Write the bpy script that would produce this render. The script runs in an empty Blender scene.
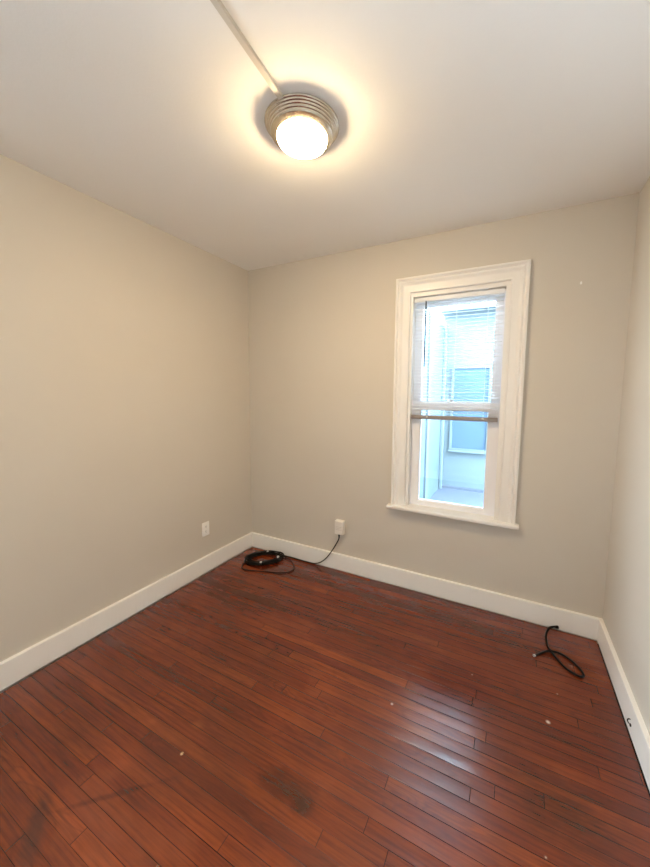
import bpy, bmesh, math, random
from mathutils import Vector, Matrix

# ------------------------------------------------------------------ setup
SC = bpy.context.scene
COL = SC.collection
R = math.radians

# room: back left floor corner at the origin, x to the right along the window wall, -y towards the camera
W, H, D = 2.673, 2.5, 3.3
BB_H, BB_T = 0.133, 0.020

# --- camera
cam_d = bpy.data.cameras.new('camera')
cam = bpy.data.objects.new('camera', cam_d)
COL.objects.link(cam)
F_PX, CX, CY = 337.143, 342.964, 425.792
YAW, PITCH, ROLL = -0.46465, -0.09286, 0.0108
cam_d.sensor_fit = 'VERTICAL'
cam_d.sensor_height = 24.0
cam_d.lens = 24.0 * F_PX / 867.0
cam_d.shift_x = -(CX - 325.0) / 867.0
cam_d.shift_y = (CY - 433.5) / 867.0
cam_d.clip_start = 0.02
fw = Vector((math.sin(YAW) * math.cos(PITCH), math.cos(YAW) * math.cos(PITCH), math.sin(PITCH)))
rt = Vector((math.cos(YAW), -math.sin(YAW), 0))
up = rt.cross(fw)
rt, up = math.cos(ROLL) * rt + math.sin(ROLL) * up, -math.sin(ROLL) * rt + math.cos(ROLL) * up
cam.matrix_world = Matrix(((rt.x, up.x, -fw.x, 2.1349), (rt.y, up.y, -fw.y, -2.3649),
                           (rt.z, up.z, -fw.z, 1.4308), (0, 0, 0, 1)))
SC.camera = cam

# --- sky and exposure
SKY_COLOR = (0.71, 0.86, 1.0)
SKY_STRENGTH = 27.0
LAMP_STRENGTH = 124.0
LAMP_COLOR = (1.0, 0.735, 0.41)
EXPOSURE = 0.70
# an added, unseen window behind the camera lets in sky as fill light
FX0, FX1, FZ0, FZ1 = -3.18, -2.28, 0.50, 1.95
world = bpy.data.worlds.new('overcast_sky')
SC.world = world
world.use_nodes = True
bg = world.node_tree.nodes['Background']
bg.inputs[0].default_value = (*SKY_COLOR, 1)
bg.inputs[1].default_value = SKY_STRENGTH


def sky_portal(name, loc, rot, sx, sy):
    """tells the sampler where the sky comes in; gives off no light of its own"""
    d = bpy.data.lights.new(name, 'AREA')
    d.shape, d.size, d.size_y = 'RECTANGLE', sx, sy
    d.cycles.is_portal = True
    o = bpy.data.objects.new(name, d)
    COL.objects.link(o)
    o.location, o.rotation_euler = loc, rot


sky_portal('window_sky_portal', (1.776, 0.19, 1.36), (R(-90), 0, 0), 0.62, 1.52)
sky_portal('fill_window_sky_portal', (-0.18, (FX0 + FX1) / 2, (FZ0 + FZ1) / 2), (R(90), 0, R(-90)), FX1 - FX0, FZ1 - FZ0)  # sampling guide for the added fill window
SC.view_settings.view_transform = 'Standard'
SC.view_settings.look = 'None'
SC.view_settings.exposure = EXPOSURE
SC.view_settings.gamma = 1.0
SC.view_settings.use_curve_mapping = False
SC.cycles.max_bounces = 12
SC.cycles.diffuse_bounces = 8
SC.cycles.transparent_max_bounces = 16


# ------------------------------------------------------------------ helpers
def lin(r, g, b):
    f = lambda c: (c / 255) / 12.92 if c / 255 <= 0.04045 else ((c / 255 + 0.055) / 1.055) ** 2.4
    return (f(r), f(g), f(b), 1.0)


class Nodes:
    def __init__(self, name):
        self.m = bpy.data.materials.new(name)
        self.m.use_nodes = True
        self.t = self.m.node_tree
        self.t.nodes.clear()
        self.out = self.t.nodes.new('ShaderNodeOutputMaterial')

    def n(self, kind, **kw):
        nd = self.t.nodes.new(kind)
        for k, v in kw.items():
            setattr(nd, k, v)
        return nd

    def link(self, a, b):
        self.t.links.new(a, b)

    def put(self, sock, v):
        if isinstance(v, bpy.types.NodeSocket):
            self.link(v, sock)
        else:
            sock.default_value = v

    def math(self, op, a, b=0.0, c=0.0, clamp=False):
        nd = self.n('ShaderNodeMath', operation=op)
        nd.use_clamp = clamp
        self.put(nd.inputs[0], a)
        self.put(nd.inputs[1], b)
        self.put(nd.inputs[2], c)
        return nd.outputs[0]

    def xyz(self, x, y, z):
        nd = self.n('ShaderNodeCombineXYZ')
        self.put(nd.inputs[0], x)
        self.put(nd.inputs[1], y)
        self.put(nd.inputs[2], z)
        return nd.outputs[0]

    def noise(self, vec, scale, detail=2.0, rough=0.5, dist=0.0):
        nd = self.n('ShaderNodeTexNoise')
        self.put(nd.inputs['Vector'], vec)
        nd.inputs['Scale'].default_value = scale
        nd.inputs['Detail'].default_value = detail
        nd.inputs['Roughness'].default_value = rough
        nd.inputs['Distortion'].default_value = dist
        return nd.outputs['Fac']

    def ramp(self, fac, *stops, interp='LINEAR'):
        nd = self.n('ShaderNodeValToRGB')
        cr = nd.color_ramp
        cr.interpolation = interp
        while len(cr.elements) < len(stops):
            cr.elements.new(0.5)
        for e, (p, c) in zip(cr.elements, stops):
            e.position = p
            e.color = c if isinstance(c, tuple) else (c, c, c, 1)
        self.put(nd.inputs[0], fac)
        return nd.outputs[0]

    def mix(self, fac, a, b, mode='MIX'):
        nd = self.n('ShaderNodeMix', data_type='RGBA', blend_type=mode)
        self.put(nd.inputs[0], fac)
        self.put(nd.inputs[6], a)
        self.put(nd.inputs[7], b)
        return nd.outputs[2]

    def coord(self):
        return self.n('ShaderNodeTexCoord').outputs['Object']

    def bump(self, height, strength=0.2, dist=0.01, normal=None):
        nd = self.n('ShaderNodeBump')
        nd.inputs['Strength'].default_value = strength
        nd.inputs['Distance'].default_value = dist
        self.put(nd.inputs['Height'], height)
        if normal is not None:
            self.link(normal, nd.inputs['Normal'])
        return nd.outputs[0]

    def principled(self, color, rough=0.5, metal=0.0, normal=None, spec=0.5, coat=0.0, coat_rough=0.1):
        p = self.n('ShaderNodeBsdfPrincipled')
        self.put(p.inputs['Base Color'], color)
        self.put(p.inputs['Roughness'], rough)
        self.put(p.inputs['Metallic'], metal)
        self.put(p.inputs['Specular IOR Level'], spec)
        self.put(p.inputs['Coat Weight'], coat)
        self.put(p.inputs['Coat Roughness'], coat_rough)
        if normal is not None:
            self.link(normal, p.inputs['Normal'])
        self.link(p.outputs[0], self.out.inputs[0])
        return p


def plain(name, rgb, rough=0.5, metal=0.0, spec=0.5, wobble=0.03, scale=8.0, bump=0.0, bump_scale=200.0):
    """paint / plastic / metal with a faint procedural unevenness"""
    m = Nodes(name)
    co = m.coord()
    c = lin(*rgb)
    f = m.noise(co, scale, 3.0)
    col = m.mix(f, tuple(x * (1 - wobble) for x in c[:3]) + (1,), tuple(min(1, x * (1 + wobble)) for x in c[:3]) + (1,))
    nrm = m.bump(m.noise(co, bump_scale, 2.0), bump, 0.002) if bump else None
    m.principled(col, rough, metal, nrm, spec)
    return m.m


def mesh_obj(name, bm, mat, parent=None, smooth=False):
    bmesh.ops.recalc_face_normals(bm, faces=bm.faces[:])
    me = bpy.data.meshes.new(name)
    bm.to_mesh(me)
    bm.free()
    if smooth:
        for p in me.polygons:
            p.use_smooth = True
        if smooth != 'all':
            try:
                me.set_sharp_from_angle(angle=R(smooth if smooth is not True else 40))
            except Exception:
                pass
    me.materials.append(mat)
    o = bpy.data.objects.new(name, me)
    COL.objects.link(o)
    if parent:
        o.parent = parent
        o.matrix_parent_inverse = Matrix.Translation(parent_origin(parent)).inverted()
    return o


def parent_origin(p):
    v = Vector(p.location)
    q = p.parent
    while q:
        v = v  # parts are built in world coordinates around unrotated empties
        q = q.parent
    return v


def empty(name, loc, parent=None):
    o = bpy.data.objects.new(name, None)
    o.empty_display_size = 0.05
    COL.objects.link(o)
    o.location = loc
    if parent:
        o.parent = parent
    return o


def tag(o, label=None, cat=None, group=None, kind=None):
    if label:
        o['label'] = label
    if cat:
        o['category'] = cat
    if group:
        o['group'] = group
    if kind:
        o['kind'] = kind
    return o


def box(bm, x0, x1, y0, y1, z0, z1, bevel=0.0, seg=2):
    r = bmesh.ops.create_cube(bm, size=1.0)
    vs = r['verts']
    for v in vs:
        v.co = Vector((x0 + (v.co.x + 0.5) * (x1 - x0), y0 + (v.co.y + 0.5) * (y1 - y0), z0 + (v.co.z + 0.5) * (z1 - z0)))
    if bevel:
        es = list({e for v in vs for e in v.link_edges})
        bmesh.ops.bevel(bm, geom=es, offset=bevel, segments=seg, affect='EDGES', profile=0.5)


def bm_box(*a, **k):
    bm = bmesh.new()
    box(bm, *a, **k)
    return bm


def lathe(bm, prof, c, seg=72, flip=False):
    """profile of (radius, z) turned about the vertical through c"""
    rings = []
    for r, z in prof:
        if r < 1e-6:
            rings.append([bm.verts.new((c[0], c[1], z))])
        else:
            rings.append([bm.verts.new((c[0] + r * math.cos(2 * math.pi * i / seg), c[1] + r * math.sin(2 * math.pi * i / seg), z)) for i in range(seg)])
    for a, b in zip(rings, rings[1:]):
        for i in range(seg):
            j = (i + 1) % seg
            if len(a) == 1 and len(b) == 1:
                continue
            if len(a) == 1:
                bm.faces.new((a[0], b[i], b[j]))
            elif len(b) == 1:
                bm.faces.new((a[i], a[j], b[0]))
            else:
                bm.faces.new((a[i], a[j], b[j], b[i]))


def catmull(pts, n=10):
    P = [Vector(p) for p in pts]
    P = [2 * P[0] - P[1]] + P + [2 * P[-1] - P[-2]]
    out = []
    for i in range(1, len(P) - 2):
        a, b, c, d = P[i - 1:i + 3]
        for k in range(n):
            t = k / n
            out.append(0.5 * ((2 * b) + (c - a) * t + (2 * a - 5 * b + 4 * c - d) * t * t + (3 * b - a - 3 * c + d) * t ** 3))
    out.append(P[-2])
    return out


def tube(bm, path, rad, seg=8):
    path = [Vector(p) for p in path]
    rings = []
    nrm = None
    for i, p in enumerate(path):
        t = (path[min(i + 1, len(path) - 1)] - path[max(i - 1, 0)])
        if t.length < 1e-9:
            t = Vector((1, 0, 0))
        t.normalize()
        if nrm is None:
            nrm = t.orthogonal().normalized()
        else:
            nrm = (nrm - t * nrm.dot(t))
            nrm = nrm.normalized() if nrm.length > 1e-6 else t.orthogonal().normalized()
        b = t.cross(nrm)
        r = rad(i / (len(path) - 1)) if callable(rad) else rad
        rings.append([bm.verts.new(p + r * (math.cos(2 * math.pi * k / seg) * nrm + math.sin(2 * math.pi * k / seg) * b)) for k in range(seg)])
    for a, b in zip(rings, rings[1:]):
        for k in range(seg):
            j = (k + 1) % seg
            bm.faces.new((a[k], a[j], b[j], b[k]))
    bm.faces.new(rings[0][::-1])
    bm.faces.new(rings[-1])


# ------------------------------------------------------------------ materials
def wall_paint():
    m = Nodes('wall_paint')
    co = m.coord()
    f = m.noise(co, 2.2, 4.0, 0.55)
    col = m.mix(f, lin(204, 196, 184), lin(209, 201, 189))
    nrm = m.bump(m.noise(co, 160.0, 3.0, 0.6), 0.12, 0.002)
    m.principled(col, 0.62, 0.0, nrm, 0.35)
    return m.m


def ceiling_paint():
    m = Nodes('ceiling_paint')
    co = m.coord()
    f = m.noise(co, 1.6, 4.0, 0.6)
    col = m.mix(f, lin(238, 236, 233), lin(242, 240, 237))
    nrm = m.bump(m.noise(co, 90.0, 4.0, 0.65), 0.16, 0.003)
    m.principled(col, 0.75, 0.0, nrm, 0.3)
    return m.m


def oak_floor():
    m = Nodes('red_stained_oak_strips')
    co = m.coord()
    sp = m.n('ShaderNodeSeparateXYZ')
    m.link(co, sp.inputs[0])
    x, y = sp.outputs[0], sp.outputs[1]
    yy = m.math('DIVIDE', m.math('ADD', y, 0.007), 0.05)
    row = m.math('FLOOR', yy)
    fy = m.math('SUBTRACT', yy, row)
    w1 = m.n('ShaderNodeTexWhiteNoise', noise_dimensions='1D')
    m.link(row, w1.inputs['W'])
    rr = w1.outputs['Value']
    # boards of uneven length, staggered by row
    ln = m.math('ADD', m.math('MULTIPLY', rr, 0.9), 0.9)
    xx = m.math('ADD', m.math('DIVIDE', x, ln), m.math('MULTIPLY', rr, 17.3))
    seg = m.math('FLOOR', xx)
    fx = m.math('SUBTRACT', xx, seg)
    w2 = m.n('ShaderNodeTexWhiteNoise', noise_dimensions='2D')
    m.link(m.xyz(row, seg, 0.0), w2.inputs['Vector'])
    bid = w2.outputs['Value']
    bcol = w2.outputs['Color']
    sb = m.n('ShaderNodeSeparateColor')
    m.link(bcol, sb.inputs[0])
    b2, b3 = sb.outputs[1], sb.outputs[2]
    # grain: fine pores along the board, and cathedral figure
    off = m.math('MULTIPLY', bid, 37.0)
    pore = m.noise(m.xyz(m.math('ADD', m.math('MULTIPLY', x, 4.5), off), m.math('MULTIPLY', y, 110.0), off), 1.0, 3.0, 0.6)
    fig0 = m.noise(m.xyz(m.math('ADD', m.math('MULTIPLY', x, 2.6), off), m.math('MULTIPLY', y, 15.0), m.math('MULTIPLY', b2, 9.0)), 1.0, 2.0, 0.5, 0.3)
    fig = m.math('ADD', m.math('MULTIPLY', m.math('SINE', m.math('MULTIPLY', fig0, 70.0)), 0.5), 0.5)
    figline = m.math('POWER', fig, 3.0)
    # base stain: each strip its own tone
    base = m.ramp(bid, (0.0, lin(98, 33, 7)), (0.2, lin(116, 42, 10)), (0.7, lin(126, 49, 13)), (1.0, lin(144, 62, 20)))
    base = m.mix(m.math('MULTIPLY', m.math('SUBTRACT', pore, 0.40), 2.1, clamp=True), base, lin(66, 17, 5))
    fk = m.math('MULTIPLY', figline, m.math('MULTIPLY', m.ramp(b3, (0.35, 0.0), (0.8, 1.0)), 0.34))
    base = m.mix(fk, base, lin(58, 18, 7))
    # broad wear
    wear = m.noise(m.xyz(m.math('MULTIPLY', x, 1.3), m.math('MULTIPLY', y, 2.2), 3.0), 1.6, 4.0, 0.6)
    base = m.mix(m.ramp(wear, (0.35, 0.45), (0.62, 0.0)), base, lin(66, 22, 10))
    base = m.mix(m.ramp(wear, (0.56, 0.0), (0.75, 0.35)), base, lin(142, 72, 42))

    # old stains with places of their own
    def blot(px, py, rx, ry, ang, soft, seed):
        c, s = math.cos(ang), math.sin(ang)
        dx, dy = m.math('SUBTRACT', x, px), m.math('SUBTRACT', y, py)
        u = m.math('DIVIDE', m.math('ADD', m.math('MULTIPLY', dx, c), m.math('MULTIPLY', dy, s)), rx)
        v = m.math('DIVIDE', m.math('SUBTRACT', m.math('MULTIPLY', dy, c), m.math('MULTIPLY', dx, s)), ry)
        d = m.math('SQRT', m.math('ADD', m.math('MULTIPLY', u, u), m.math('MULTIPLY', v, v)))
        nz = m.noise(m.xyz(m.math('MULTIPLY', x, 1.0), m.math('MULTIPLY', y, 2.5), seed), 9.0, 4.0, 0.7)
        d = m.math('ADD', d, m.math('MULTIPLY', m.math('SUBTRACT', nz, 0.5), 1.3))
        return m.ramp(d, (max(0.0, 1 - soft), 1.0), (1.0, 0.0))
    for (px, py, rx, ry, an, soft, k, colr) in (
            (1.47, -1.47, 0.17, 0.06, 0.0, 0.8, 0.62, (32, 8, 3)),
            (1.55, -1.49, 0.05, 0.04, 0.0, 0.8, 0.5, (22, 7, 4)),
            (2.36, -1.08, 0.22, 0.14, 0.1, 0.8, 0.6, (40, 12, 6)),
            (0.80, -1.93, 0.16, 0.045, -0.6, 0.8, 0.55, (52, 30, 26)),
            (0.93, -1.77, 0.22, 0.014, 0.75, 0.7, 0.5, (58, 16, 7)),
            (0.62, -0.62, 0.16, 0.05, 0.1, 0.8, 0.25, (60, 18, 8)),
            (0.95, -1.0, 0.10, 0.05, 0.2, 0.9, 0.15, (160, 80, 42)),
            (0.80, -1.53, 0.03, 0.02, 0.2, 0.9, 0.2, (158, 82, 42)),
            (0.99, -1.45, 0.035, 0.02, 0.2, 0.9, 0.2, (158, 82, 42))):
        base = m.mix(m.math('MULTIPLY', blot(px, py, rx, ry, an, soft, px * 7), k), base, lin(*colr))

    def speck(px, py, r, colr):
        d = m.n('ShaderNodeVectorMath', operation='DISTANCE')
        m.link(co, d.inputs[0])
        d.inputs[1].default_value = (px, py, 0)
        return m.ramp(d.outputs['Value'], (r * 0.6, 1.0), (r, 0.0)), lin(*colr)
    for s_ in ((2.347, -0.735, 0.009, (196, 168, 150)), (1.03, -1.56, 0.006, (200, 160, 120)), (2.40, -0.55, 0.004, (180, 150, 130)),
               (1.705, -0.968, 0.006, (178, 150, 138)), (2.30, -1.25, 0.004, (190, 160, 140)), (2.02, -0.62, 0.004, (180, 150, 130))):
        f, c = speck(*s_)
        base = m.mix(f, base, c)
    # open joints
    gn = m.noise(m.xyz(m.math('MULTIPLY', x, 0.9), m.math('MULTIPLY', row, 3.7), 0.0), 1.0, 2.0)
    gw = m.math('ADD', m.math('MULTIPLY', m.ramp(gn, (0.38, 0.0), (0.62, 1.0)), 0.030), 0.010)
    edge = m.math('SUBTRACT', 0.5, m.math('ABSOLUTE', m.math('SUBTRACT', fy, 0.5)))
    gap = m.math('SUBTRACT', 1.0, m.math('DIVIDE', edge, gw), clamp=True)
    ex = m.math('MULTIPLY', m.math('SUBTRACT', 0.5, m.math('ABSOLUTE', m.math('SUBTRACT', fx, 0.5))), ln)
    gapx = m.math('SUBTRACT', 1.0, m.math('DIVIDE', ex, 0.0018), clamp=True)
    gap = m.math('MAXIMUM', gap, m.math('MULTIPLY', gapx, 0.8))
    base = m.mix(m.math('MULTIPLY', gap, 1.3, clamp=True), base, lin(16, 6, 4))
    # surface relief: cupped strips, tiny steps between them, raised grain
    cup = m.math('MULTIPLY', m.math('POWER', m.math('ABSOLUTE', m.math('SUBTRACT', fy, 0.5)), 2.0), m.math('ADD', m.math('MULTIPLY', b2, 0.0024), 0.0004))
    tilt = m.math('MULTIPLY', m.math('SUBTRACT', fy, 0.5), m.math('MULTIPLY', m.math('SUBTRACT', b3, 0.5), 0.0011))
    hgt = m.math('ADD', m.math('MULTIPLY', gap, -0.0009), m.math('ADD', cup, tilt))
    hgt = m.math('ADD', hgt, m.math('MULTIPLY', m.noise(co, 11.0, 2.0), 0.0011))
    nrm = m.bump(hgt, 0.8, 1.0)
    ro = m.math('ADD', m.math('MULTIPLY', m.noise(m.xyz(m.math('MULTIPLY', x, 6.0), m.math('MULTIPLY', y, 30.0), off), 1.0, 3.0), 0.08), 0.185)
    m.principled(base, ro, 0.0, nrm, m.math('MULTIPLY', m.math('SUBTRACT', 1.0, gap, clamp=True), 0.88))
    return m.m


def clear_glass(name, tint=(0.96, 0.99, 1.0)):
    m = Nodes(name)
    tr = m.n('ShaderNodeBsdfTransparent')
    tr.inputs[0].default_value = (*tint, 1)
    gl = m.n('ShaderNodeBsdfGlossy')
    gl.inputs['Roughness'].default_value = 0.02
    fr = m.n('ShaderNodeFresnel')
    fr.inputs[0].default_value = 1.45
    mx = m.n('ShaderNodeMixShader')
    m.link(fr.outputs[0], mx.inputs[0])
    m.link(tr.outputs[0], mx.inputs[1])
    m.link(gl.outputs[0], mx.inputs[2])
    m.link(mx.outputs[0], m.out.inputs[0])
    return m.m


def slat_plastic():
    m = Nodes('white_vinyl_slat')
    co = m.coord()
    col = m.mix(m.noise(co, 14.0, 2.0), lin(236, 238, 240), lin(244, 246, 248))
    d = m.n('ShaderNodeBsdfDiffuse')
    t = m.n('ShaderNodeBsdfTranslucent')
    m.link(col, d.inputs[0])
    m.link(col, t.inputs[0])
    mx = m.n('ShaderNodeMixShader')
    mx.inputs[0].default_value = 0.35
    m.link(d.outputs[0], mx.inputs[1])
    m.link(t.outputs[0], mx.inputs[2])
    m.link(mx.outputs[0], m.out.inputs[0])
    return m.m


def lamp_glass():
    m = Nodes('lit_opal_glass')
    co = m.coord()
    f = m.noise(co, 12.0, 2.0)
    col = m.mix(f, (*LAMP_COLOR, 1), (LAMP_COLOR[0], LAMP_COLOR[1] * 1.02, LAMP_COLOR[2] * 1.06, 1))
    e = m.n('ShaderNodeEmission')
    m.link(col, e.inputs[0])
    e.inputs[1].default_value = LAMP_STRENGTH
    m.link(e.outputs[0], m.out.inputs[0])
    return m.m


def brushed_nickel(name, rough):
    m = Nodes(name)
    co = m.coord()
    f = m.noise(co, 60.0, 2.0)
    col = m.mix(f, lin(196, 187, 174), lin(208, 199, 186))
    m.principled(col, rough, 1.0)
    return m.m


def siding(name, rgb, pitch):
    m = Nodes(name)
    co = m.coord()
    sp = m.n('ShaderNodeSeparateXYZ')
    m.link(co, sp.inputs[0])
    k = m.math('DIVIDE', sp.outputs[2], pitch)
    f = m.math('FRACT', k)
    ln = m.ramp(f, (0.0, 1.0), (0.07, 0.0))
    c = lin(*rgb)
    col = m.mix(m.math('MULTIPLY', ln, 0.7), c, tuple(v * 0.6 for v in c[:3]) + (1,))
    col = m.mix(m.math('MULTIPLY', m.noise(co, 5.0, 3.0), 0.12), col, tuple(v * 0.75 for v in c[:3]) + (1,))
    m.principled(col, 0.7, 0.0, m.bump(f, 0.5, 0.01), 0.3)
    return m.m


def concrete():
    m = Nodes('grey_concrete')
    co = m.coord()
    col = m.mix(m.noise(co, 6.0, 5.0, 0.65), lin(66, 74, 86), lin(80, 88, 100))
    m.principled(col, 0.85, 0.0, m.bump(m.noise(co, 60.0, 3.0), 0.3, 0.003), 0.2)
    return m.m


M_WALL = wall_paint()
M_SUB = plain('dark_subfloor_wood', (18, 10, 7), 0.95, spec=0.0, wobble=0.2)
M_CEIL = ceiling_paint()
M_FLOOR = oak_floor()
M_TRIM = plain('white_semigloss_trim', (240, 237, 232), 0.38, wobble=0.01)
M_WINTRIM = plain('white_window_paint', (236, 233, 229), 0.36, wobble=0.01, scale=6)
M_VINYL = plain('white_sash_vinyl', (240, 240, 245), 0.34, wobble=0.01)
M_GLASS = clear_glass('window_glass')
M_SLAT = slat_plastic()
M_RAIL = plain('taupe_bottom_rail', (146, 137, 134), 0.45, wobble=0.02)
M_HEAD = plain('white_headrail', (236, 236, 236), 0.4, wobble=0.01)
M_WAND = plain('smoky_wand', (70, 72, 80), 0.25, wobble=0.05)
M_CORD = plain('white_ladder_cord', (226, 228, 230), 0.8, wobble=0.04)
M_NICKEL = brushed_nickel('brushed_nickel', 0.24)
M_LIP = brushed_nickel('polished_nickel', 0.26)
M_LAMP = lamp_glass()
M_RACE = plain('painted_raceway', (204, 197, 186), 0.45, wobble=0.02)
M_PLATE = plain('white_outlet_plastic', (246, 243, 238), 0.35, wobble=0.01)
M_SLOT = plain('dark_slot', (40, 34, 30), 0.6)
M_BOX = plain('white_box_plastic', (236, 230, 222), 0.4, wobble=0.02)
M_BLACK = plain('black_cable_jacket', (9, 8, 9), 0.6, wobble=0.1, spec=0.25)
M_SILVER = plain('nickel_connector', (205, 205, 205), 0.3, metal=1.0)
M_TIE = plain('pale_twist_tie', (222, 222, 224), 0.4)
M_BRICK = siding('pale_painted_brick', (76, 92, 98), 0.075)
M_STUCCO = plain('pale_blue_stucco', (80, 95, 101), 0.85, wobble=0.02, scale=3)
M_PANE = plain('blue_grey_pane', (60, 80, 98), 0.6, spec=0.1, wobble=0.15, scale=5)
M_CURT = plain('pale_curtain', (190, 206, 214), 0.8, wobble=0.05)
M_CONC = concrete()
M_PUTTY = plain('white_filler', (238, 236, 232), 0.7)

# ------------------------------------------------------------------ the room shell
WT = 0.2
HX0, HX1, HZ0, HZ1 = 1.460, 2.092, 0.585, 2.142      # rough opening of the window


def structure(name, bm, mat, **k):
    return tag(mesh_obj(name, bm, mat, **k), kind='structure')


# the strips stop short of the baseboards and leave a dark open joint
structure('floor', bm_box(0.034, W - 0.0255, -D, -0.0245, -0.03, 0.0), M_FLOOR)
structure('subfloor', bm_box(-0.02, W + 0.02, -D, 0.02, -0.05, -0.03), M_SUB)
structure('ceiling', bm_box(-0.02, W + 0.02, -D, 0.02, H, H + 0.05), M_CEIL)
bm = bmesh.new()
box(bm, -WT, 0.0, -D - WT, FX0, -0.05, H + 0.05)
box(bm, -WT, 0.0, FX1, WT, -0.05, H + 0.05)
box(bm, -WT, 0.0, FX0, FX1, -0.05, FZ0)
box(bm, -WT, 0.0, FX0, FX1, FZ1, H + 0.05)
structure('wall_left', bm, M_WALL)
structure('wall_right', bm_box(W, W + WT, -D - WT, WT, -0.05, H + 0.05), M_WALL)
structure('wall_front', bm_box(-WT, W + WT, -D - WT, -D, -0.05, H + 0.05), M_WALL)
bm = bmesh.new()
box(bm, -WT, HX0, 0, WT, -0.05, H + 0.05)
box(bm, HX1, W + WT, 0, WT, -0.05, H + 0.05)
box(bm, HX0, HX1, 0, WT, -0.05, HZ0)
box(bm, HX0, HX1, 0, WT, HZ1, H + 0.05)
structure('wall_back', bm, M_WALL)

GAP = 0.003


def baseboard(name, p0, p1, inward):
    """a plain board with an eased top edge, standing a hair above the floor"""
    bm = bmesh.new()
    prof = [(0, GAP), (BB_T, GAP), (BB_T, BB_H - 0.004), (BB_T - 0.0012, BB_H - 0.0012), (BB_T - 0.004, BB_H), (0, BB_H)]
    a, b, n = Vector(p0), Vector(p1), Vector(inward)
    d = (b - a).normalized()
    ra = [bm.verts.new(a + n * t + Vector((0, 0, z)) + d * (t if name != 'x' else 0)) for t, z in prof]
    rb = [bm.verts.new(b + n * t + Vector((0, 0, z)) - d * t) for t, z in prof]
    k = len(prof)
    for i in range(k):
        j = (i + 1) % k
        bm.faces.new((ra[i], ra[j], rb[j], rb[i]))
    bm.faces.new(ra[::-1])
    bm.faces.new(rb)
    return structure(name, bm, M_TRIM)


baseboard('baseboard_back', (0, 0, 0), (W, 0, 0), (0, -1, 0))
baseboard('baseboard_left', (0, 0, 0), (0, -D, 0), (1, 0, 0))
bb_right = baseboard('baseboard_right', (W, 0, 0), (W, -D, 0), (-1, 0, 0))
baseboard('baseboard_front', (0, -D, 0), (W, -D, 0), (0, 1, 0))

# ------------------------------------------------------------------ the window
win = tag(empty('window_1', (1.776, 0.0, 0.6)), kind='structure')

# moulded casing: profile (distance from the outer edge, how far it stands off the wall)
CX0, CX1, CZ0, CZ1 = 1.366, 2.189, 0.624, 2.234
cas = [(0.0, 0.0), (0.0, 0.030), (0.003, 0.033), (0.011, 0.033), (0.015, 0.029), (0.018, 0.020), (0.024, 0.018), (0.030, 0.024),
       (0.036, 0.025), (0.042, 0.022), (0.048, 0.017), (0.055, 0.015), (0.088, 0.015), (0.091, 0.018), (0.098, 0.018), (0.101, 0.014), (0.101, 0.0)]
bm = bmesh.new()
rings = []
for d, h in cas:
    rings.append([bm.verts.new(v) for v in ((CX0 + d, -h, CZ0), (CX0 + d, -h, CZ1 - d), (CX1 - d, -h, CZ1 - d), (CX1 - d, -h, CZ0))])
for a, b in zip(rings, rings[1:]):
    for i in range(3):
        bm.faces.new((a[i], a[i + 1], b[i + 1], b[i]))
bm.faces.new([r[0] for r in rings])
bm.faces.new([r[3] for r in rings][::-1])
mesh_obj('casing', bm, M_WINTRIM, win)

# stool with a rounded nose and horns past the casing
bm = bmesh.new()
box(bm, 1.340, 2.211, -0.058, 0.0, 0.600, 0.624, bevel=0.007, seg=3)
box(bm, HX0 + 0.001, HX1 - 0.001, -0.002, 0.062, 0.601, 0.6238)
mesh_obj('stool', bm, M_WINTRIM, win, smooth=35)

# jamb lining, stop beads and sloped outer sill
bm = bmesh.new()
J = 0.007
box(bm, HX0, HX0 + J, 0.0, WT + 0.02, 0.60, HZ1)
box(bm, HX1 - J, HX1, 0.0, WT + 0.02, 0.60, HZ1)
box(bm, HX0, HX1, 0.0, WT + 0.02, HZ1 - J, HZ1)
mesh_obj('jamb', bm, M_WINTRIM, win)
bm = bmesh.new()
S0, S1, SZ = 1.484, 2.064, 2.106
for y0, y1, s in ((0.0, 0.058, 0.0), (0.0975, 0.1015, 0.004), (0.1405, 0.20, 0.004)):
    box(bm, HX0 + J, S0 - s, y0, y1, 0.624, SZ, bevel=0.001)
    box(bm, S1 + s, HX1 - J, y0, y1, 0.624, SZ, bevel=0.001)
    box(bm, HX0 + J, HX1 - J, y0, y1, SZ, HZ1 - J, bevel=0.001)
mesh_obj('stop_bead', bm, M_WINTRIM, win)
bm = bmesh.new()
vs = [bm.verts.new(v) for v in ((HX0, 0.06, 0.612), (HX1, 0.06, 0.612), (HX1, 0.30, 0.585), (HX0, 0.30, 0.585),
                                (HX0, 0.06, 0.57), (HX1, 0.06, 0.57), (HX1, 0.30, 0.545), (HX0, 0.30, 0.545))]
for f in ((0, 1, 2, 3), (7, 6, 5, 4), (0, 4, 5, 1), (1, 5, 6, 2), (2, 6, 7, 3), (3, 7, 4, 0)):
    bm.faces.new([vs[i] for i in f])
mesh_obj('outer_sill', bm, M_WINTRIM, win)


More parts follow.
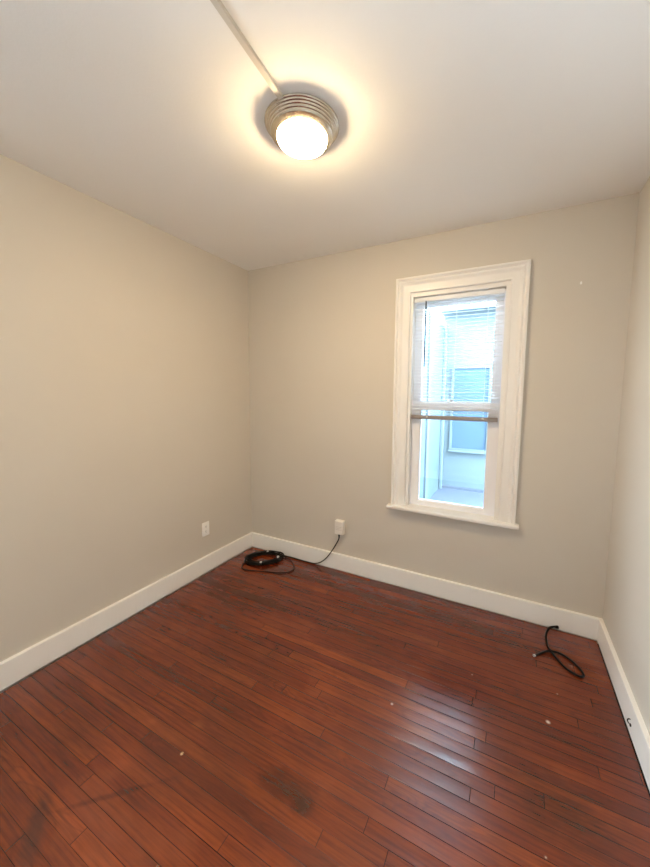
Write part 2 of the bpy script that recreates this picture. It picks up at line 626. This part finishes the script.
def sash(name, y0, y1, z0, z1, bot, top, gx0, gx1):
    bm = bmesh.new()
    x0, x1 = HX0 + J + 0.002, HX1 - J - 0.002
    box(bm, x0, gx0, y0, y1, z0, z1, bevel=0.002)
    box(bm, gx1, x1, y0, y1, z0, z1, bevel=0.002)
    box(bm, gx0, gx1, y0, y1, z0, z0 + bot, bevel=0.002)
    box(bm, gx0, gx1, y0, y1, z1 - top, z1, bevel=0.002)
    # glazing bead
    ym = (y0 + y1) / 2
    g = 0.006
    box(bm, gx0, gx0 + g, ym - 0.012, ym + 0.012, z0 + bot, z1 - top)
    box(bm, gx1 - g, gx1, ym - 0.012, ym + 0.012, z0 + bot, z1 - top)
    box(bm, gx0 + g, gx1 - g, ym - 0.012, ym + 0.012, z0 + bot, z0 + bot + g)
    box(bm, gx0 + g, gx1 - g, ym - 0.012, ym + 0.012, z1 - top - g, z1 - top)
    o = mesh_obj(name, bm, M_VINYL, win)
    gl = mesh_obj('glass_pane', bm_box(gx0 + 0.003, gx1 - 0.003, ym - 0.002, ym + 0.002, z0 + bot + 0.003, z1 - top - 0.003), M_GLASS, o)
    gl.matrix_parent_inverse = Matrix.Translation(win.location).inverted()
    fix(gl, o)
    return o


def fix(child, parent):
    """sub-part of a part: both are written in world coordinates"""
    child.parent = parent
    child.matrix_parent_inverse = Matrix.Identity(4)


# parts carry no own offset, so a sub-part only needs its part as parent
lower = sash('lower_sash', 0.060, 0.096, 0.624, 1.386, 0.036, 0.055, 1.541, 1.998)
upper = sash('upper_sash', 0.103, 0.139, 1.335, 2.118, 0.050, 0.056, 1.528, 2.010)
bm = bmesh.new()
lathe(bm, [(0, 1.386), (0.016, 1.386), (0.016, 1.391), (0.011, 1.394), (0.008, 1.400), (0, 1.401)], (1.742, 0.078), 20)
box(bm, 1.722, 1.768, 0.070, 0.080, 1.392, 1.398, bevel=0.002)
fix(mesh_obj('sash_lock', bm, M_HEAD, None, smooth=30), lower)

# window added behind the camera, out of view, to brighten the room
fill_win = tag(empty('fill_window', (0.0, (FX0 + FX1) / 2, FZ0)), kind='structure')
bm = bmesh.new()
for a in ((FX0 - 0.09, FX0 + 0.01, FZ0 - 0.02, FZ1 + 0.09), (FX1 - 0.01, FX1 + 0.09, FZ0 - 0.02, FZ1 + 0.09), (FX0, FX1, FZ1 - 0.01, FZ1 + 0.09), (FX0 - 0.11, FX1 + 0.11, FZ0 - 0.03, FZ0 + 0.005)):
    box(bm, 0.0, 0.022, a[0], a[1], a[2], a[3], bevel=0.003)
mesh_obj('casing', bm, M_WINTRIM, fill_win)
bm = bmesh.new()
for a in ((FX0, FX0 + 0.08, FZ0, FZ1), (FX1 - 0.08, FX1, FZ0, FZ1), (FX0, FX1, FZ0, FZ0 + 0.08), (FX0, FX1, FZ1 - 0.08, FZ1)):
    box(bm, -0.14, -0.10, a[0], a[1], a[2], a[3])
sf = mesh_obj('sash', bm, M_VINYL, fill_win)
fix(mesh_obj('glass_pane', bm_box(-0.122, -0.118, FX0 + 0.08, FX1 - 0.08, FZ0 + 0.08, FZ1 - 0.08), M_GLASS, None), sf)

# ------------------------------------------------------------------ the blind
blind = tag(empty('window_blind', (1.772, 0.034, 1.26)), 'white mini blind lowered over the upper half of the window', 'window blind')
BX0, BX1, BY = 1.487, 2.058, 0.031
mesh_obj('headrail', bm_box(BX0, BX1, BY - 0.013, BY + 0.013, 2.071, 2.100, bevel=0.003), M_HEAD, blind, smooth=30)
NS = 33
ZT, ZB = 2.052, 1.312
rnd = random.Random(4)
me_cache = {}
for i in range(NS):
    z = ZT + (ZB - ZT) * i / (NS - 1)
    ang = R(4 + rnd.uniform(-1.5, 1.5))
    if i in (11, 12, 13):
        ang = R(15 - abs(i - 12) * 3)
    zj = rnd.uniform(-0.0012, 0.0012)
    sag = rnd.uniform(-0.001, 0.001)
    bm = bmesh.new()
    n, mth = 6, 10
    grid = []
    for a in range(mth + 1):
        t = a / mth
        rowv = []
        for b in range(n + 1):
            u = b / n * 2 - 1
            yl = u * 0.0125
            zl = 0.0016 * (1 - u * u)
            rowv.append(bm.verts.new((BX0 + 0.003 + t * (BX1 - BX0 - 0.006), BY + yl * math.cos(ang) - zl * math.sin(ang),
                                      z + zj + zl * math.cos(ang) + yl * math.sin(ang) - sag * 4 * t * (1 - t))))
        grid.append(rowv)
    for a in range(mth):
        for b in range(n):
            bm.faces.new((grid[a][b], grid[a + 1][b], grid[a + 1][b + 1], grid[a][b + 1]))
    mesh_obj('slat', bm, M_SLAT, blind, smooth='all')
rail = mesh_obj('bottom_rail', bm_box(BX0, BX1 - 0.004, BY - 0.0125, BY + 0.0125, 1.262, 1.290, bevel=0.004), M_RAIL, blind, smooth=30)
tag(rail, 'taupe bottom rail')
for px in (1.60, 1.965):
    bm = bmesh.new()
    lathe(bm, [(0, 0.0), (0.006, 0.0), (0.0065, 0.003), (0.005, 0.007), (0, 0.008)], (0, 0), 16)
    for v in bm.verts:
        v.co = Vector((px + v.co.x, BY - 0.0123 - v.co.z, 1.281 + v.co.y))
    fix(mesh_obj('cord_button', bm, M_HEAD, None, smooth=40), rail)
for px in (1.60, 1.772, 1.965):
    bm = bmesh.new()
    for yo in (-0.0128, 0.0128):
        tube(bm, [(px, BY + yo, 2.072), (px, BY + yo, 1.289)], 0.0006, 5)
    mesh_obj('ladder_cord', bm, M_CORD, blind)
bm = bmesh.new()
tube(bm, [(1.571, BY - 0.021, 2.072), (1.5705, BY - 0.022, 1.63)], 0.0045, 8)
w_ = mesh_obj('tilt_wand', bm, M_WAND, blind, smooth='all')
tag(w_, 'dark grey tilt wand')
bm = bmesh.new()
tube(bm, [(1.571, BY - 0.012, 2.084), (1.571, BY - 0.021, 2.082), (1.571, BY - 0.021, 2.068)], 0.0022, 6)
fix(mesh_obj('wand_hook', bm, M_HEAD, None), w_)

# ------------------------------------------------------------------ ceiling light and its raceway
LX, LY = 1.330, -1.149
lamp = tag(empty('ceiling_light', (LX, LY, H)), 'round brushed nickel flush ceiling light with lit domed glass', 'ceiling light')
bm = bmesh.new()
lathe(bm, [(0.0, H), (0.138, H), (0.1445, 2.4975), (0.1472, 2.4945), (0.1475, 2.4915), (0.1455, 2.4885), (0.1415, 2.487),
           (0.1405, 2.4835), (0.138, 2.4815), (0.1355, 2.481), (0.1348, 2.476), (0.1325, 2.4742), (0.1302, 2.4737), (0.1295, 2.468),
           (0.1275, 2.466), (0.1252, 2.4655), (0.1245, 2.458), (0.1215, 2.4553), (0.120, 2.4622), (0.0, 2.4622)], (LX, LY), 96)
mesh_obj('stepped_pan', bm, M_NICKEL, lamp, smooth=50)
bm = bmesh.new()
lathe(bm, [(0.0, 2.4617), (0.1215, 2.4617), (0.1225, 2.4548), (0.1215, 2.4540), (0.119, 2.4531), (0.1035, 2.4454), (0.1005, 2.4454), (0.0995, 2.4493), (0.0995, 2.4609), (0.0, 2.4609)], (LX, LY), 96)
mesh_obj('trim_ring', bm, M_LIP, lamp, smooth=50)
bm = bmesh.new()
lathe(bm, [(0.0, 2.4604), (0.097, 2.4604), (0.0985, 2.4518), (0.0988, 2.4450), (0.0975, 2.4381), (0.093, 2.4303), (0.083, 2.4235),
           (0.068, 2.4179), (0.049, 2.4144), (0.026, 2.4123), (0.0, 2.4114)], (LX, LY), 72)
tag(mesh_obj('glass_shade', bm, M_LAMP, lamp, smooth='all'), 'lit opal glass dome')

race = tag(empty('cable_raceway', (1.345, -2.2, H)), 'narrow white cable raceway along the ceiling to the ceiling light', 'cable raceway')
bm = bmesh.new()
pr = [(-0.0105, 0.0), (-0.0105, -0.009), (-0.0085, -0.012), (0.0085, -0.012), (0.0105, -0.009), (0.0105, 0.0)]
ya, yb = -D, LY - 0.118
rx = lambda q: 1.333 - 0.0726 * (q + 1.303)
ra = [bm.verts.new((rx(ya) + a, ya, H + b)) for a, b in pr]
rb = [bm.verts.new((rx(yb) + a, yb, H + b)) for a, b in pr]
for i in range(6):
    j = (i + 1) % 6
    bm.faces.new((ra[i], ra[j], rb[j], rb[i]))
bm.faces.new(ra)
bm.faces.new(rb[::-1])
mesh_obj('channel', bm, M_RACE, race)

# ------------------------------------------------------------------ outlet on the left wall
out = tag(empty('power_outlet', (0.0, -0.531, 0.353)), 'white duplex power outlet on the left wall above the baseboard', 'power outlet')
oy, oz = -0.531, 0.353
mesh_obj('cover_plate', bm_box(0.0, 0.006, oy - 0.0345, oy + 0.0345, oz - 0.056, oz + 0.056, bevel=0.0025), M_PLATE, out, smooth=35)
for s in (-1, 1):
    cz = oz + s * 0.0195
    bm = bmesh.new()
    ring = []
    for t in range(28):
        a = 2 * math.pi * t / 28
        ring.append((max(-0.0165, min(0.0165, 0.0205 * math.cos(a))), 0.0145 * math.sin(a)))
    lo = [bm.verts.new((0.004, oy + a, cz + b)) for a, b in ring]
    hi = [bm.verts.new((0.0078, oy + a * 0.97, cz + b * 0.97)) for a, b in ring]
    for i in range(28):
        j = (i + 1) % 28
        bm.faces.new((lo[i], lo[j], hi[j], hi[i]))
    bm.faces.new(hi)
    bm.faces.new(lo[::-1])
    rc = mesh_obj('receptacle', bm, M_PLATE, out)
    bm = bmesh.new()
    box(bm, 0.0070, 0.0081, oy - 0.0075, oy - 0.0052, cz - 0.001, cz + 0.0078)
    box(bm, 0.0070, 0.0081, oy + 0.0052, oy + 0.0075, cz - 0.001, cz + 0.0062)
    box(bm, 0.0070, 0.0081, oy - 0.0024, oy + 0.0024, cz - 0.0095, cz - 0.0048, bevel=0.0003)
    sl = mesh_obj('slots', bm, M_SLOT, None)
    fix(sl, rc)
bm = bmesh.new()
lathe(bm, [(0, 0), (0.0032, 0), (0.0028, 0.0012), (0, 0.0016)], (0, 0), 14)
for v in bm.verts:
    v.co = Vector((0.006 + v.co.z, oy + v.co.x, oz + v.co.y))
mesh_obj('plate_screw', bm, M_PLATE, out)

# ------------------------------------------------------------------ cable box under the left of the window
cb = tag(empty('cable_box', (0.941, 0.0, 0.36)), 'white box on the back wall with a black cable hanging out', 'cable box')
bm = bmesh.new()
box(bm, 0.908, 0.974, -0.008, 0.0, 0.312, 0.420, bevel=0.001)
mesh_obj('back_plate', bm, M_BOX, cb)
bm = bmesh.new()
vs = []
for (a, b, c, d, y) in ((0.903, 0.980, 0.309, 0.421, -0.006), (0.903, 0.980, 0.309, 0.421, -0.020), (0.905, 0.978, 0.311, 0.417, -0.043)):
    vs.append([bm.verts.new(v) for v in ((a, y, c), (b, y, c), (b, y, d), (a, y, d))])
for p, q in zip(vs, vs[1:]):
    for i in range(4):
        j = (i + 1) % 4
        bm.faces.new((p[i], p[j], q[j], q[i]))
bm.faces.new(vs[0][::-1])
bm.faces.new(vs[-1])
bmesh.ops.bevel(bm, geom=bm.edges[:], offset=0.0025, segments=2, affect='EDGES')
cov = mesh_obj('front_cover', bm, M_BOX, cb, smooth=35)
bm = bmesh.new()
for k in range(3):
    box(bm, 0.915, 0.968, -0.0436, -0.0425, 0.372 - k * 0.012, 0.3745 - k * 0.012)
fix(mesh_obj('cover_groove', bm, plain('groove_shade', (196, 188, 178), 0.5), None), cov)
bm = bmesh.new()
lathe(bm, [(0, 0.312), (0.0075, 0.312), (0.0075, 0.296), (0.0055, 0.290), (0.0045, 0.276), (0, 0.276)], (0.938, -0.026), 16)
tag(mesh_obj('strain_relief', bm, M_BLACK, cb, smooth=40), 'black strain relief')

# ------------------------------------------------------------------ long cable: from the box to the coil in the corner
cable = tag(empty('coiled_cable', (0.29, -0.17, 0.0)), 'long black cable coiled in the left corner, running up to the wall box', 'cable')
rc_ = 0.0042
path = [(0.938, -0.026, 0.282), (0.934, -0.027, 0.262), (0.917, -0.031, 0.226), (0.884, -0.035, 0.168), (0.832, -0.036, 0.092), (0.775, -0.036, 0.038),
        (0.715, -0.036, 0.012), (0.64, -0.034, 0.006), (0.56, -0.033, 0.006), (0.48, -0.034, 0.008), (0.40, -0.045, 0.012)]
rnd = random.Random(11)
TURNS, PER = 13, 14
ccx, ccy = 0.283, -0.163
for k in range(TURNS * PER + 1):
    a = math.radians(58) + 2 * math.pi * k / PER
    tr = k // PER
    rr = 1.0 + 0.16 * math.sin(tr * 2.1) + rnd.uniform(-0.035, 0.035)
    u, v = 0.142 * rr * math.cos(a - R(42)), 0.094 * rr * math.sin(a - R(42))
    ca, sa = math.cos(R(42)), math.sin(R(42))
    path.append((max(0.035, ccx + u * ca - v * sa), min(-0.035, ccy + u * sa + v * ca), 0.006 + 0.0058 * ((tr * 3) % 6) + 0.003 * rnd.random()))
# the last loop swings out in front of the coil
path += [(0.43, -0.06, 0.010), (0.52, -0.09, 0.006), (0.60, -0.17, 0.006), (0.600, -0.235, 0.006), (0.545, -0.285, 0.006), (0.46, -0.318, 0.006),
         (0.37, -0.345, 0.006), (0.29, -0.372, 0.006), (0.235, -0.375, 0.006), (0.195, -0.335, 0.007), (0.18, -0.28, 0.008)]
bm = bmesh.new()
tube(bm, catmull(path, 6), rc_, 8)
mesh_obj('jacket', bm, M_BLACK, cable, smooth='all')


def barrel(p, d, r, ln, name, mat, parent, label=None):
    d = Vector(d).normalized()
    p = Vector(p)
    bm = bmesh.new()
    tube(bm, [p, p + d * ln * 0.3, p + d * ln * 0.31, p + d * ln * 0.9, p + d * ln], lambda t: r if t < 0.3 else (r * 1.25 if t < 0.9 else r * 0.9), 12)
    o = mesh_obj(name, bm, mat, parent, smooth=40)
    if label:
        tag(o, label)
    return o


barrel((0.18, -0.28, 0.009), (-0.03, 0.10, 0.01), 0.0048, 0.022, 'connector', M_SILVER, cable, 'silver end connector')


def wrap(pos, d, r, name='cable_tie'):
    d = Vector(d).normalized()
    p = Vector(pos)
    bm = bmesh.new()
    tube(bm, [p - d * 0.008, p - d * 0.006, p + d * 0.006, p + d * 0.008], lambda t: r if 0.2 < t < 0.8 else r * 0.9, 12)
    tag(mesh_obj(name, bm, M_TIE, cable, smooth=40), 'pale tie around the coil')


def un_dir(a):
    return (math.cos(a), math.sin(a), 0)


wrap((0.250, -0.074, 0.026), (0.9, 0.3, 0), 0.010)
wrap((0.392, -0.112, 0.026), (0.5, -0.8, 0), 0.010)
wrap((0.326, -0.258, 0.026), (0.8, 0.5, 0), 0.010)

# ------------------------------------------------------------------ short cable by the right corner
sc_ = tag(empty('short_cable', (2.42, -0.27, 0.0)), 'short black cable looped on the floor near the right corner', 'cable')
path = [(2.444, -0.028, 0.023), (2.426, -0.033, 0.019), (2.408, -0.044, 0.013), (2.394, -0.075, 0.007), (2.384, -0.120, 0.006), (2.383, -0.175, 0.006),
        (2.388, -0.230, 0.007), (2.405, -0.256, 0.011), (2.430, -0.252, 0.010), (2.462, -0.258, 0.007), (2.498, -0.288, 0.006), (2.527, -0.335, 0.006), (2.532, -0.368, 0.006),
        (2.516, -0.384, 0.006), (2.488, -0.376, 0.006), (2.455, -0.352, 0.006), (2.428, -0.312, 0.006), (2.408, -0.280, 0.010), (2.392, -0.262, 0.013),
        (2.366, -0.276, 0.009), (2.340, -0.302, 0.006), (2.318, -0.328, 0.006)]
bm = bmesh.new()
tube(bm, catmull(path, 6), 0.0058, 8)
mesh_obj('jacket', bm, M_BLACK, sc_, smooth='all')
barrel((2.436, -0.0305, 0.021), (1, 0.05, 0.16), 0.0072, 0.022, 'connector', M_BLACK, sc_)
bm = bmesh.new()
tube(bm, [(2.4572, -0.0295, 0.0243), (2.4596, -0.0294, 0.0247)], 0.0042, 10)
tag(mesh_obj('contact', bm, M_SILVER, sc_), 'metal contact')
barrel((2.326, -0.318, 0.0065), (-0.62, -0.75, 0), 0.0055, 0.016, 'connector', M_BLACK, sc_)
bm = bmesh.new()
tube(bm, [(2.3165, -0.3295, 0.0075), (2.311, -0.336, 0.0075)], 0.0062, 10)
tag(mesh_obj('connector_tip', bm, M_TIE, sc_), 'white connector tip')

# ------------------------------------------------------------------ small marks: cable hole in the right baseboard, filler on the back wall
hk = tag(empty('cord_hook', (W - BB_T, -0.636, 0.052)), 'small dark metal hook screwed into the right baseboard', 'hook')
bm = bmesh.new()
tube(bm, catmull([(W - BB_T + 0.004, -0.632, 0.063), (W - BB_T - 0.006, -0.631, 0.063), (W - BB_T - 0.010, -0.634, 0.056), (W - BB_T - 0.006, -0.640, 0.049)], 5), 0.0022, 8)
mesh_obj('wire', bm, M_SLOT, hk)
bm = bmesh.new()
tube(bm, [(W - BB_T + 0.001, -0.643, 0.047), (W - BB_T - 0.004, -0.643, 0.047)], 0.006, 14)
mesh_obj('base', bm, M_SLOT, hk)
bm = bmesh.new()
tube(bm, [(2.446, 0.001, 2.073), (2.446, -0.0012, 2.073)], 0.005, 12)
for v in bm.verts:
    v.co.z = 2.073 + (v.co.z - 2.073) * 1.8
tag(mesh_obj('wall_filler', bm, M_PUTTY), 'tiny white filler spot on the back wall right of the window', 'filler spot')

# ------------------------------------------------------------------ outside: the light well and the house across it
GZ = 0.22
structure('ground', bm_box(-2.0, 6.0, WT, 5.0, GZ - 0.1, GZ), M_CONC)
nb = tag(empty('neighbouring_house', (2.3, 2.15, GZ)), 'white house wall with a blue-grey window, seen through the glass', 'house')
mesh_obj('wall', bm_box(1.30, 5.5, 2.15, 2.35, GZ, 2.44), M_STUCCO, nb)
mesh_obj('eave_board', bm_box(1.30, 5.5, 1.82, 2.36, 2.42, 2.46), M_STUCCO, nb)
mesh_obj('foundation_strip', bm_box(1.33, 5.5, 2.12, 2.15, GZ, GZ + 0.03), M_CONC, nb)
wx0, wx1, wz0, wz1 = 1.455, 1.865, 0.755, 1.775
bm = bmesh.new()
for a in ((wx0 - 0.03, wx0, wz0 - 0.03, wz1 + 0.03), (wx1, wx1 + 0.03, wz0 - 0.03, wz1 + 0.03), (wx0, wx1, wz0 - 0.03, wz0), (wx0, wx1, wz1, wz1 + 0.03), (wx0, wx1, 1.25, 1.28)):
    box(bm, a[0], a[1], 2.12, 2.16, a[2], a[3])
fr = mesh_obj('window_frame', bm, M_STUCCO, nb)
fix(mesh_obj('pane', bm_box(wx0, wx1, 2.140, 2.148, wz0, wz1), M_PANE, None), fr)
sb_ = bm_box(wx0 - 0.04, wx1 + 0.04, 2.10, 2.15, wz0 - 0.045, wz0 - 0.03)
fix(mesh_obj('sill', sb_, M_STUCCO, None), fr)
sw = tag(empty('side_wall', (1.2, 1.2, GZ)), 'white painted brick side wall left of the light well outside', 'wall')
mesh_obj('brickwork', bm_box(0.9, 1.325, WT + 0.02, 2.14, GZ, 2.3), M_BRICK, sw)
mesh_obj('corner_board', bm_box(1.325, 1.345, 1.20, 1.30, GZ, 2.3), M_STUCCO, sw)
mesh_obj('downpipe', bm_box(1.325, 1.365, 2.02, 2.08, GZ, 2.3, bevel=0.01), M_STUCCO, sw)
